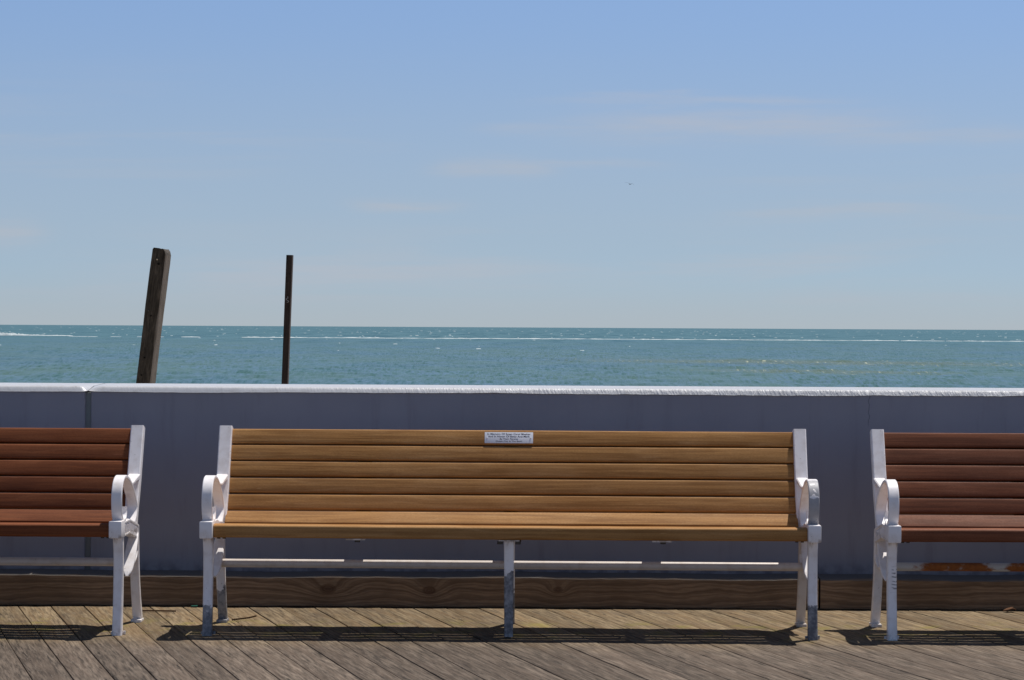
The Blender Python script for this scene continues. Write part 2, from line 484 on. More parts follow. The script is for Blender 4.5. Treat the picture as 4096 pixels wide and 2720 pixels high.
# high thin cloud, long level streaks
cv = w.comb(w.math('MULTIPLY', dx, 5.0), w.math('MULTIPLY', dy, 2.0), w.math('MULTIPLY', w.math('ADD', dz, w.math('MULTIPLY', dx, -.02)), 62.0))
c1 = w.noise(cv, 1.0, 6, .55, .35)
cv2 = w.comb(w.math('MULTIPLY', dx, 2.2), w.math('MULTIPLY', dy, 1.0), w.math('MULTIPLY', dz, 26.0))
c2 = w.noise(cv2, 1.0, 3, .5, .2)
cm = w.math('MULTIPLY', w.ramp(c1, .47, .66), w.ramp(c2, .42, .60))
cm = w.math('MULTIPLY', cm, w.ramp(dz, .125, .085))
u0 = w.math('DIVIDE', dx, dy)
wn = w.math('SUBTRACT', w.noise(w.comb(w.math('MULTIPLY', dx, 9.0), dy, w.math('MULTIPLY', dz, 60.0)), 1.0, 5, .6), .5)
wn2 = w.noise(w.comb(w.math('MULTIPLY', dx, 22.0), dy, w.math('MULTIPLY', dz, 260.0)), 1.0, 4, .6)
def px(a, b): return ((a - 1180.5) / 5170, (755 - b) / 5170)
streaks = None
for sx0, sx1, sy, sh, k in [(1330, 2060, 290, 17, .75), (1130, 1460, 299, 9, .5), (1010, 1260, 388, 11, .75), (1150, 1520, 376, 6, .4), (825, 1060, 470, 9, .7),
                            (1700, 2150, 490, 9, .55), (1300, 1950, 238, 6, .45), (1850, 2420, 318, 12, .5), (-120, 95, 548, 17, .7), (250, 1250, 628, 22, .45), (1500, 2000, 606, 9, .35), (300, 1000, 560, 24, .22)]:
    (ua, va), (ub, _) = px(sx0, sy), px(sx1, sy)
    uc, su, sv = (ua + ub) / 2, (ub - ua) / 2 * 1.1, sh * 1.8 / 5170
    du = w.math('DIVIDE', w.math('SUBTRACT', u0, uc), su)
    dv = w.math('DIVIDE', w.math('ADD', w.math('SUBTRACT', dz, va), w.math('MULTIPLY', wn, .017)), sv)
    r2 = w.math('ADD', w.math('POWER', w.math('ABSOLUTE', du), 4.0), w.math('MULTIPLY', dv, dv))
    e = w.math('MULTIPLY', w.math('EXPONENT', w.math('MULTIPLY', r2, -1.0)), k)
    streaks = e if streaks is None else w.math('MAXIMUM', streaks, e)
streaks = w.math('MULTIPLY', streaks, w.math('MULTIPLY', w.ramp(wn2, .25, .70, .45, 1.0), w.ramp(dy, .0, .3)))
cm = w.math('ADD', w.math('MULTIPLY', cm, .35), w.math('MULTIPLY', streaks, 1.15), clamp=True)
lift = w.math('MULTIPLY', w.ramp(dz, .0, .15, .97, 1.60, False), w.ramp(dz, .35, .85, 1.0, .62))         # low haze dims the foot of the sky; unseen zenith dimmed to deepen shadows
skyc = w.mix(1.0, sky.outputs[0], w.comb(lift, lift, lift), 'MULTIPLY')
skyc = w.mix(w.math('MULTIPLY', cm, .62), skyc, (6.15, 6.05, 6.6))
veil = w.math('MULTIPLY', w.ramp(dz, .0, .045), w.ramp(dz, .15, .05))
skyc = w.mix(w.math('MULTIPLY', veil, .38), skyc, (5.0, 5.75, 6.35))
low = w.ramp(dz, .03, .0)
skyc = w.mix(w.math('MULTIPLY', low, .55), skyc, (5.15, 5.45, 6.0))
bg = w.n('ShaderNodeBackground')
w.put(bg.inputs['Color'], skyc)
bg.inputs['Strength'].default_value = .083
wo = w.n('ShaderNodeOutputWorld')
w.t.links.new(bg.outputs[0], wo.inputs[0])

sc.view_settings.view_transform = 'Standard'
sc.view_settings.look = 'None'
sc.view_settings.exposure = 0
sc.view_settings.gamma = 1
sc.render.engine = 'CYCLES'
sc.cycles.use_denoising = True
sc.cycles.max_bounces = 8

# ------------------------------------------------------------------ deck
def build_deck():
    bm = bmesh.new()
    lay = bm.verts.layers.float.new('board')
    ang = R(17.5)
    pitch, wd, th = .1390, .1364, .038
    rnd = random.Random(3)
    def board(x0, ya, yb):
        b = rnd.random()
        dz = rnd.uniform(-.0018, .0012)
        cup = rnd.uniform(.0, .0022)
        hw = wd / 2 - rnd.uniform(0, .0018)
        sec = [(-hw, -th), (-hw, -.003), (-hw + .001, -.001), (-hw + .003, 0), (0, -cup), (hw - .003, 0), (hw - .001, -.001), (hw, -.003), (hw, -th)]
        ny = 22
        rows = []
        for j in range(ny + 1):
            yy = ya + (yb - ya) * j / ny
            sx = rnd.uniform(-.0007, .0007)
            rows.append([bm.verts.new((x0 + u + sx, yy, v + dz)) for u, v in sec])
            for vv in rows[-1]: vv[lay] = b
        for r0, r1 in zip(rows, rows[1:]):
            for k in range(len(sec) - 1):
                bm.faces.new((r0[k], r0[k + 1], r1[k + 1], r1[k]))
        bm.faces.new(rows[0]); bm.faces.new(rows[-1][::-1])
    for k in range(-64, 90):
        x0 = k * pitch
        # board frame: world = rot(17.5 deg) * local, so local y limits keep world y in [-2, 10.3]
        ya = (-2.0 - x0 * math.sin(ang)) / math.cos(ang)
        yb = (10.30 - x0 * math.sin(ang)) / math.cos(ang)
        board(x0, ya, yb)
    o = obj('boardwalk', bm, M['deck'], None, 40)
    o.rotation_euler = (0, 0, ang)
    tag(o, 'weathered grey brown boardwalk of slanting planks', None, None, 'structure')
build_deck()

bm = bmesh.new()
def quad(bm, pts):
    return bm.faces.new([bm.verts.new(p) for p in pts])
quad(bm, [(-60, -20, -.6), (60, -20, -.6), (60, 10.2, -.6), (-60, 10.2, -.6)])
g_ = obj('ground', bm, M['sand'])
tag(g_, 'sandy ground beneath the boardwalk', None, None, 'structure')

# ------------------------------------------------------------------ beams at the foot of the wall
def beam(x0, x1, seed, label, dy=0.0):
    rnd = random.Random(seed)
    bm = bmesh.new()
    n = int((x1 - x0) / .04)
    y0, y1, z0, z1 = 9.936 + dy, 10.122, .002, .1375
    rows = []
    for i in range(n + 1):
        x = x0 + (x1 - x0) * i / n
        e1, e2 = rnd.uniform(0, .0035), rnd.uniform(0, .003)
        wv = .0022 * math.sin(x * 3.1 + seed) + .0015 * math.sin(x * 9 + seed)
        sec = [(y0 + .003, z0), (y0, z0 + .01), (y0, z1 - .006 - e1 + wv), (y0 + .006 + e2, z1 - e1 * .4 + wv), (y0 + .03, z1 + wv), (y1, z1 + wv + .001), (y1, z0)]
        rows.append([bm.verts.new((x, a, b)) for a, b in sec])
    for r0, r1 in zip(rows, rows[1:]):
        for k in range(6):
            bm.faces.new((r0[k], r0[k + 1], r1[k + 1], r1[k]))
    bm.faces.new(rows[0]); bm.faces.new(rows[-1][::-1])
    o = obj('kerb_beam', bm, M['beam'], None, 40)
    tag(o, label, 'timber beam', 'timber beams along the foot of the wall')
beam(-9.0, 1.366, 2, 'long brown knotted timber beam at the wall foot, behind the tan bench')
beam(1.374, 9.0, 5, 'brown timber beam at the wall foot behind the bench with the rusty bar', .004)

# ------------------------------------------------------------------ wall
WY = 10.13
TOPZ = .9695
def build_wall():
    root = empty('sea_wall', (0, WY, 0))
    tag(root, 'low slate blue sea wall with a rough white cap', 'wall')
    jx = -1.915
    rnd = random.Random(11)
    bm = bmesh.new()
    def panel(x0, x1):
        # rounded vertical edge at the joint
        r = .012
        y0, y1, za, zb = 0.0, .42, -1.6, .945
        pts = [(x0, y1), (x0, r), (x0 + r * .3, r * .3), (x0 + r, y0), (x1 - r, y0), (x1 - r * .3, r * .3), (x1, r), (x1, y1)]
        lo = [bm.verts.new((a, b, za)) for a, b in pts]
        hi = [bm.verts.new((a, b, zb)) for a, b in pts]
        for k in range(len(pts)):
            bm.faces.new((lo[k], lo[(k + 1) % 8], hi[(k + 1) % 8], hi[k]))
        bm.faces.new(hi); bm.faces.new(lo[::-1])
    panel(-9.5, jx - .012)
    obj('wall_panel', bm, M['wall'], root, 40)
    bm = bmesh.new()
    panel(jx + .012, 9.5)
    obj('wall_panel', bm, M['wall'], root, 40)
    bm = bmesh.new()
    box(bm, (jx - .0118, .016, -1.6), (jx + .0118, .40, .938))
    obj('joint_filler', bm, M['caulk'], root)
    # cap: flat top, rough sloping front, wandering lower lip
    def cap(x0, x1, dip0, dip1):
        bm = bmesh.new()
        n = int((x1 - x0) / .012)
        rows = []
        ph = rnd.uniform(0, 6)
        e = 0.0
        for i in range(n + 1):
            x = x0 + (x1 - x0) * i / n
            rough = .15 + .75 * min(1, max(0, (x + 1.2) / 3.0))
            e = e * .7 + rnd.uniform(-1, 1) * .0016
            lip = .9445 + e * (.25 + .4 * rough) + .0018 * math.sin(x * 2.3 + ph) + .001 * math.sin(x * 7 + ph)
            f = rnd.uniform(-1, 1) * .0018 * rough
            dp = 0.0
            if dip1: dp = max(0, 1 - (x1 - x) / .035) ** 2
            if dip0: dp = max(dp, max(0, 1 - (x - x0) / .060) ** 1.6)
            top = TOPZ - dp * .020
            yb = -.004
            sec = [(.43, .9452), (.002, .9452), (yb - .0035, lip + dp * .004), (yb + .002 + f, lip + (top - lip) * .35), (yb + .0075 - f * .7, lip + (top - lip) * .7),
                   (yb + .012, top - .0035), (yb + .020, top), (.15, TOPZ - dp * .004), (.43, TOPZ + .0012), (.435, .955)]
            rows.append([bm.verts.new((x, a, b)) for a, b in sec])
        m = len(rows[0])
        for r0, r1 in zip(rows, rows[1:]):
            for k in range(m):
                bm.faces.new((r0[k], r0[(k + 1) % m], r1[(k + 1) % m], r1[k]))
        bm.faces.new(rows[0][::-1]); bm.faces.new(rows[-1])
        return obj('cap', bm, M['cap'], root, 50)
    cap(-9.5, jx - .003, False, True)
    cap(jx + .003, 9.5, True, False)
build_wall()

# ------------------------------------------------------------------ beach and sea
bm = bmesh.new()
nx, ny = 40, 30
vs = []
rnd = random.Random(4)
for j in range(ny + 1):
    y = 10.56 + (150 - 10.56) * (j / ny) ** 1.6
    t = max(0, (y - 45) / 105)
    z = -1.35 - 2.6 * t - .05 * rnd.random()
    vs.append([bm.verts.new((-140 + 280 * i / nx, y, z + .06 * rnd.uniform(-1, 1) * (1 - t))) for i in range(nx + 1)])
for j in range(ny):
    for i in range(nx):
        bm.faces.new((vs[j][i], vs[j][i + 1], vs[j + 1][i + 1], vs[j + 1][i]))
b_ = obj('beach', bm, M['sand'], None, 60)
tag(b_, 'pale sand beach between wall and sea', None, None, 'structure')

SEA_Z = -3.5
rs = np.random.RandomState(5)
NW = 60
lam = np.exp(rs.uniform(np.log(1.3), np.log(8), NW))
th = rs.normal(0, .85, NW) + np.pi / 2
kx = 2 * np.pi / lam * np.cos(th); ky = 2 * np.pi / lam * np.sin(th)
ph = rs.uniform(0, 2 * np.pi, NW)
amp = .0048 * lam ** .9

def sea_height(X, Y, sp):
    h = np.zeros_like(X)
    for i in range(NW):
        fade = np.clip((lam[i] / (sp * 2.2)) - .6, 0, 1)
        h += fade * amp[i] * np.sin(kx[i] * X + ky[i] * Y + ph[i])
    return h

def build_sea():
    rows = [120.0]
    while rows[-1] < 34000:
        dd = rows[-1]
        if dd < 420: s = .75 + (dd - 120) * .002
        elif dd < 1000: s = 1.4 + (dd - 420) * .003
        elif dd < 3200: s = 3.2 + (dd - 1000) * .006
        else: s = dd * .05
        rows.append(dd + s)
    rows = np.array(rows)
    sp = np.gradient(rows)
    t = np.concatenate([[-3, -1.5, -.8, -.5, -.38], np.linspace(-.30, .30, 381), [.38, .5, .8, 1.5, 3]])
    Y = np.repeat(rows[:, None], len(t), 1)
    X = Y * t[None, :]
    S = np.maximum(np.repeat(sp[:, None], len(t), 1), Y * .0016)
    Z = SEA_Z + sea_height(X, Y, S) * np.clip((4200 - Y) / 3000, 0, 1)
    nr, nc = X.shape
    me = bpy.data.meshes.new('sea')
    co = np.stack([X, Y, Z], -1).reshape(-1, 3)
    idx = np.arange(nr * nc).reshape(nr, nc)
    q = np.stack([idx[:-1, :-1], idx[:-1, 1:], idx[1:, 1:], idx[1:, :-1]], -1).reshape(-1, 4)
    me.vertices.add(len(co)); me.vertices.foreach_set('co', co.ravel())
    me.loops.add(q.size); me.loops.foreach_set('vertex_index', q.ravel())
    me.polygons.add(len(q)); me.polygons.foreach_set('loop_start', np.arange(0, q.size, 4))
    me.update()
    me.polygons.foreach_set('use_smooth', np.ones(len(q), dtype=bool))
    me.validate()
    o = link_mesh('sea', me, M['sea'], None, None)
    tag(o, 'teal choppy sea reaching the horizon', None, None, 'structure')
build_sea()

def foam_lump(bm, x, y, z, L, D, H, rnd, seg=10):
    """low ragged ridge of foam lying along x"""
    prev = None
    for i in range(seg + 1):
        u = i / seg
        env = math.sin(math.pi * min(max(u, .02), .98)) ** .6
        h = H * env * rnd.uniform(.45, 1.0)
        dd = D * env
        xx = x + (u - .5) * L
        yy = y + rnd.uniform(-.2, .2) * D
        cur = [bm.verts.new((xx, yy - dd, z - .12)), bm.verts.new((xx, yy - dd * .4, z + h * .7)), bm.verts.new((xx, yy + dd * .2, z + h)), bm.verts.new((xx, yy + dd, z - .12))]
        if prev:
            for k in range(3): bm.faces.new((prev[k], cur[k], cur[k + 1], prev[k + 1]))
        else: bm.faces.new(cur)
        prev = cur
    bm.faces.new(prev[::-1])

# scattered whitecaps
rnd = random.Random(21)
bm = bmesh.new()
for i in range(520):
    dd = 1 / rnd.uniform(1 / 5200, 1 / 420)
    if rnd.random() < .45: dd = rnd.uniform(1000, 5000)
    if dd < 800 and rnd.random() < .8: continue
    t = rnd.uniform(-.28, .28)
    L = rnd.uniform(.3, 1.3) * (.5 + dd / 1500)
    foam_lump(bm, dd * t, dd, SEA_Z + .10, min(L, 6), .5, rnd.uniform(.04, .15) * (.5 + dd / 3800), rnd, 5)
o = obj('whitecaps', bm, M['foam_thin'], None, 60)
tag(o, 'scattered small whitecaps on the sea', None, None, 'stuff')

# the long thin line of foam
rnd = random.Random(33)
bm = bmesh.new()
def line_y(x): return 900 + .02 * x + 4 * math.sin(x * .03)
segs = []
x = -132.0
def run(x0, x1, hs, gap):
    x = x0
    while x < x1:
        L = rnd.uniform(3, 11)
        foam_lump(bm, x + L / 2, line_y(x) + rnd.uniform(-2.5, 2.5), SEA_Z + .12, L, .9, rnd.uniform(.06, .42) * hs * rnd.uniform(.45, 1.1), rnd, 9)
        x += L * (.72 + gap * rnd.random())
run(-133, -125, .8, .5)
run(-178, -150, .35, 2.2)
run(-108, -60, 1.05, .12)
run(-60, 4, 1.0, .18)
run(3, 64, .95, .24)
run(64, 120, .75, .30)
run(118, 222, .62, .34)
o = obj('foam_line', bm, M['foam'], None, 60)
tag(o, 'long thin white line of foam running along the sea towards the horizon', 'foam', None, 'stuff')
rnd = random.Random(35)
bm = bmesh.new()
for i in range(60):
    u = rnd.random() ** 1.4
    xx = -234 + 44 * u
    hh = (2.1 * min(1, max(0, 1.35 - 1.7 * u)) ** 1.3 + .32) * rnd.uniform(.35, 1.0)
    foam_lump(bm, xx, 960 + rnd.uniform(-3, 3), SEA_Z + .1, rnd.uniform(3, 9), .9, hh, rnd, 9)
o = obj('spray_burst', bm, M['foam'], None, 60)
tag(o, 'low burst of white spray on the water at the left edge of the sea', 'spray', None, 'stuff')

# ------------------------------------------------------------------ posts on the beach
def post_mesh(w, dpt, zlo, zhi, topshape, seed, amp):
    rnd = random.Random(seed)
    bm = bmesh.new()
    n = 40
    k = 8
    ring_pts = []
    for s in range(4):
        for i in range(k):
            u = i / k
            a = [(-.5, -.5), (.5, -.5), (.5, .5), (-.5, .5)]
            p, q = a[s], a[(s + 1) % 4]
            ring_pts.append((p[0] + (q[0] - p[0]) * u, p[1] + (q[1] - p[1]) * u))
    rows = []
    m = len(ring_pts)
    off = [rnd.uniform(-1, 1) * amp for _ in range(m)]
    for j in range(n + 1):
        t = j / n
        off = [o * .85 + rnd.uniform(-1, 1) * amp * .5 for o in off]
        row = []
        for i, (a, b) in enumerate(ring_pts):
            c = .93 if i % k == 0 else 1.0
            x, y = a * w * c, b * dpt * c
            l = math.hypot(x, y)
            x += x / l * off[i]; y += y / l * off[i]
            z = zlo + (zhi - zlo) * t
            if j == n: z += topshape(a, b)
            row.append(bm.verts.new((x, y, z)))
        rows.append(row)
    for r0, r1 in zip(rows, rows[1:]):
        for i in range(m):
            bm.faces.new((r0[i], r0[(i + 1) % m], r1[(i + 1) % m], r1[i]))
    c = bm.verts.new((0, 0, zhi - .006))
    for i in range(m):
        bm.faces.new((rows[-1][i], rows[-1][(i + 1) % m], c))
    bm.faces.new(rows[0][::-1])
    return bm

PD = 33.0
def disc_holes(root, spots, w):
    for px, pz, r in spots:
        bm = bmesh.new()
        cyl(bm, (px, -w / 2 - .006, pz), (px, -w / 2 + .03, pz), r, 10)
        obj('bolt_hole', bm, M['hole'], root)

root = empty('beach_post', (-5.612, PD, -1.5), 0)
tag(root, 'thick leaning weathered square timber post with bolt holes, behind the wall', 'post')
H1 = 3.90
bm = post_mesh(.230, .232, -.3, H1, lambda a, b: (-.085 * max(0, (a - .30) / .20) - .022 * max(0, (-a - .40) / .10) - (.012 if abs(a - .1) < .05 else 0)), 6, .004)
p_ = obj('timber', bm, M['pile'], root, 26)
disc_holes(root, [(.02, H1 - .23, .017), (.0, H1 - 1.0, .012), (-.02, H1 - 1.62, .013), (-.035, H1 - 1.88, .012), (-.01, H1 - 2.72, .014)], .238)
bm = bmesh.new()
cyl(bm, (-.045, -.128, H1 - .93), (-.045, -.095, H1 - .93), .013, 10)
obj('bolt_head', bm, M['bolt'], root)
bm = bmesh.new()
cyl(bm, (-.005, -.135, H1 - .17), (-.005, -.09, H1 - .15), .012, 10)
obj('bolt_head', bm, M['metal'], root)
bm = bmesh.new()
cyl(bm, (.09, .07, H1 - 2.06), (.188, .07, H1 - 2.055), .011, 8)
obj('spike', bm, M['bolt'], root)
bm = bmesh.new()
bmesh.ops.create_icosphere(bm, subdivisions=2, radius=1)
rr = random.Random(2)
for v in bm.verts:
    v.co = Vector((v.co.x * .034 + .112, v.co.y * .05 + .075, v.co.z * .12 + H1 - 2.27)) + Vector([rr.uniform(-.006, .006) for _ in range(3)])
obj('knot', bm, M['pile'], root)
root.rotation_euler = (0, R(6.3), R(-13))
# rotate order: lean about world y after the yaw
root.rotation_mode = 'QUATERNION'
root.rotation_quaternion = Matrix.Rotation(R(6.75), 3, 'Y').to_quaternion() @ Matrix.Rotation(R(-13), 3, 'Z').to_quaternion()

root = empty('beach_pole', (-3.40, PD, -1.5))
tag(root, 'thin upright dark square pole with a small hook, behind the wall', 'pole')
H2 = 3.79
bm = post_mesh(.094, .094, -.3, H2, lambda a, b: 0.0, 9, .0012)
obj('shaft', bm, M['pole'], root, 50)
disc_holes(root, [(.012, H2 - .28, .006), (-.0, H2 - 2.35, .007)], .094)
bm = bmesh.new()
hk = [(.0, .075), (.004, .03), (-.022, .02), (-.022, -.012), (.004, -.022), (.022, -.04), (.012, -.065), (-.012, -.062)]
hk3 = catmull([(a, b) for a, b in hk], 4)
for (a, b), (c, d2) in zip(hk3, hk3[1:]):
    cyl(bm, (a * .8, -.056, H2 - .655 + b * .6), (c * .8, -.056, H2 - .655 + d2 * .6), .005, 6)
obj('hook', bm, M['metal'], root)
root.rotation_mode = 'QUATERNION'
root.rotation_quaternion = Matrix.Rotation(R(1.9), 3, 'Y').to_quaternion() @ Matrix.Rotation(R(-5), 3, 'Z').to_quaternion()

# ------------------------------------------------------------------ benches
LEAN = R(21.2)
TL = math.tan(LEAN)
def back_front(z): return .328 + (z - .471) * TL

def slat(bm, c, tilt, wd, th, x0, x1, rad, seed):
    """c: (y, z) centre of the sitting face; tilt: angle of the face from level, rising to the back"""
    rnd = random.Random(seed)
    lay = bm.verts.layers.float.get('board') or bm.verts.layers.float.new('board')
    bval = random.Random(seed * 7 + 1).random()
    ny, nz = -math.sin(tilt), math.cos(tilt)          # face normal
    ty, tz = math.cos(tilt), math.sin(tilt)           # along the width, towards the back
    prof = []
    hw = wd / 2
    def corner(cu, cv, a0):
        for i in range(5):
            a = a0 + i * math.pi / 8
            prof.append((cu + rad * math.cos(a), cv + rad * math.sin(a)))
    corner(hw - rad, -rad, 0)
    for i in range(1, 8):                             # the sitting face is slightly crowned
        uu = (hw - rad) * (1 - i / 4)
        prof.append((uu, .0012 * (1 - (uu / (hw - rad)) ** 2)))
    corner(-hw + rad, -rad, math.pi / 2)
    corner(-hw + rad, -th + rad, math.pi)
    corner(hw - rad, -th + rad, 3 * math.pi / 2)
    n = 26
    rows = []
    for i in range(n + 1):
        x = x0 + (x1 - x0) * i / n
        wv = .0009 * math.sin(x * 2.2 + seed) + rnd.uniform(-.0003, .0003)
        rows.append([bm.verts.new((x, c[0] + ty * u + ny * (v + wv), c[1] + tz * u + nz * (v + wv))) for u, v in prof])
    for r in rows:
        for v in r: v[lay] = bval
    m = len(prof)
    for r0, r1 in zip(rows, rows[1:]):
        for k in range(m):
            bm.faces.new((r0[k], r0[(k + 1) % m], r1[(k + 1) % m], r1[k]))
    bm.faces.new(rows[0][::-1]); bm.faces.new(rows[-1])

HALF = 1.186
CX = 1.214
BX = (-.618, .608)                                     # the two straps

def end_frame(root, s, mats):
    """s = -1 left end, +1 right end (as one faces the seat)"""
    cx = s * CX
    bm = bmesh.new()
    # back post
    px = s * 1.207
    pts = []
    for z in (.405, .47, .56, .66, .76, .8165):
        y = back_front(z) - .018 + .021
        if z < .46: y += .004
        pts.append((y, z, .054 if z > .5 else .050, .042))
    sweep(bm, pts, px, .004)
    post = obj('end_frame', bm, mats['post'], root)
    bm = bmesh.new()
    sweep(bm, [(-.01, .424, .036, .058), (.08, .428, .036, .056), (.15, .427, .036, .056), (.24, .405, .036, .056), (.335, .388, .038, .056)], cx, .004)
    obj('seat_rail', bm, mats['post'], post)
    bm = bmesh.new()
    box(bm, (cx - .026, -.056, .393), (cx + .026, .022, .462), .006)
    obj('end_block', bm, mats['post'], post)
    # armrest: scroll ring, brace to the post and inner curl
    bm = bmesh.new()
    W = .0425
    sweep(bm, [(.012, .458, W, .016), (-.012, .485, W, .014), (-.024, .53, W, .013), (-.017, .58, W, .013), (.010, .616, W, .013), (.055, .632, W, .013),
               (.12, .624, W, .013), (.19, .596, W, .013), (.258, .552, W, .013), (.297, .512, W, .014), (.303, .482, W + .003, .014), (.282, .455, W + .003, .014), (.252, .432, W + .002, .012)], cx, .003, 6)
    arm = obj('armrest', bm, mats['arm'], root)
    bm = bmesh.new()
    sweep(bm, [(.188, .5965, .034, .009), (.235, .593, W, .014), (.30, .604, W + .004, .018), (.375, .613, W + .006, .024)], s * 1.210, .004, 5)
    obj('arm_bracket', bm, mats['arm'], arm)
    bm = bmesh.new()
    sweep(bm, [(.02, .456, .040, .012), (.075, .462, .038, .012), (.098, .482, .036, .011), (.100, .508, .034, .009)], cx, .003, 5)
    obj('scroll_end', bm, mats['arm'], arm)
    # legs
    bm = bmesh.new()
    LW = .038
    sweep(bm, [(.012, .40, LW + .002, .034), (.022, .32, LW, .030), (.020, .20, LW, .028), (.010, .09, LW, .030), (.0, -.002, LW + .001, .036)], cx, .004)
    leg = obj('leg', bm, mats['front'], root)
    for bxx, hh, rr in ((.024, .015, .007), (-.023, .013, .006)):
        bm = bmesh.new()
        cyl(bm, (cx + bxx, .016, .002), (cx + bxx, .016, hh), rr, 10)
        obj('foot_bolt', bm, mats['front'], leg)
    bm = bmesh.new()
    sweep(bm, [(.345, .41, LW, .034), (.352, .33, LW, .030), (.368, .22, LW - .001, .028), (.398, .11, LW - .001, .028), (.432, .02, LW, .030), (.436, .004, LW, .032)], cx, .004)
    leg = obj('leg', bm, mats['rear'], root)
    bm = bmesh.new()
    box(bm, (cx - .022, .39, -.002), (cx + .022, .46, .011), .003)
    obj('foot', bm, mats['rear'], leg)
    # leaf-shaped brace under the seat
    bm = bmesh.new()
    sweep(bm, [(.330, .378, .034, .014), (.302, .358, .040, .014), (.255, .315, .046, .014), (.212, .268, .044, .013), (.182, .236, .034, .011), (.168, .218, .012, .008)], cx + .005, .003, 6)
    br = obj('brace', bm, mats['brace'], root)
    bm = bmesh.new()
    sweep(bm, [(.225, .272, .030, .012), (.275, .262, .030, .012), (.33, .285, .034, .012), (.358, .33, .036, .012)], cx, .003, 6)
    obj('brace_tie', bm, mats['brace'], br)
    # ornament panel on the outer cheek
    bm = bmesh.new()
    ox = cx + s * .018
    top = [(.028, .449), (.15, .450), (.335, .413)]
    bot = [(.028, .398), (.15, .400), (.335, .362)]
    def bar3(p, q, h):
        n = 5
        for i in range(1):
            a, b = Vector((ox, p[0], p[1])), Vector((ox, q[0], q[1]))
            dr = (b - a).normalized(); up = Vector((0, -dr.z, dr.y)) * h / 2
            ex = Vector((s * .0035, 0, 0))
            v = [bm.verts.new(c) for c in (a - up, b - up, b + up, a + up, a - up + ex, b - up + ex, b + up + ex, a + up + ex)]
            for f in ((0, 1, 2, 3), (4, 5, 6, 7), (0, 1, 5, 4), (1, 2, 6, 5), (2, 3, 7, 6), (3, 0, 4, 7)):
                bm.faces.new([v[k] for k in f])
    for a, b in ((top[0], top[1]), (top[1], top[2]), (bot[0], bot[1]), (bot[1], bot[2]), (top[0], bot[0]), (top[2], bot[2])):
        bar3(a, b, .006)
    rnd = random.Random(8)
    y = .055
    while y < .305:
        zc = .425 + (.0 if y < .15 else -(y - .15) * .2)
        k = rnd.random()
        h = .011
        bar3((y, zc - h), (y, zc + h), .0035)
        if k < .5:
            bar3((y, zc + h), (y + .012, zc + h - .002), .003)
        if k < .35:
            bar3((y + .012, zc - h), (y + .012, zc + h), .0035)
        elif k > .7:
            bar3((y, zc - h), (y + .012, zc - h), .003)
        y += .022
    obj('cheek_ornament', bm, mats['post'], post)
    return post

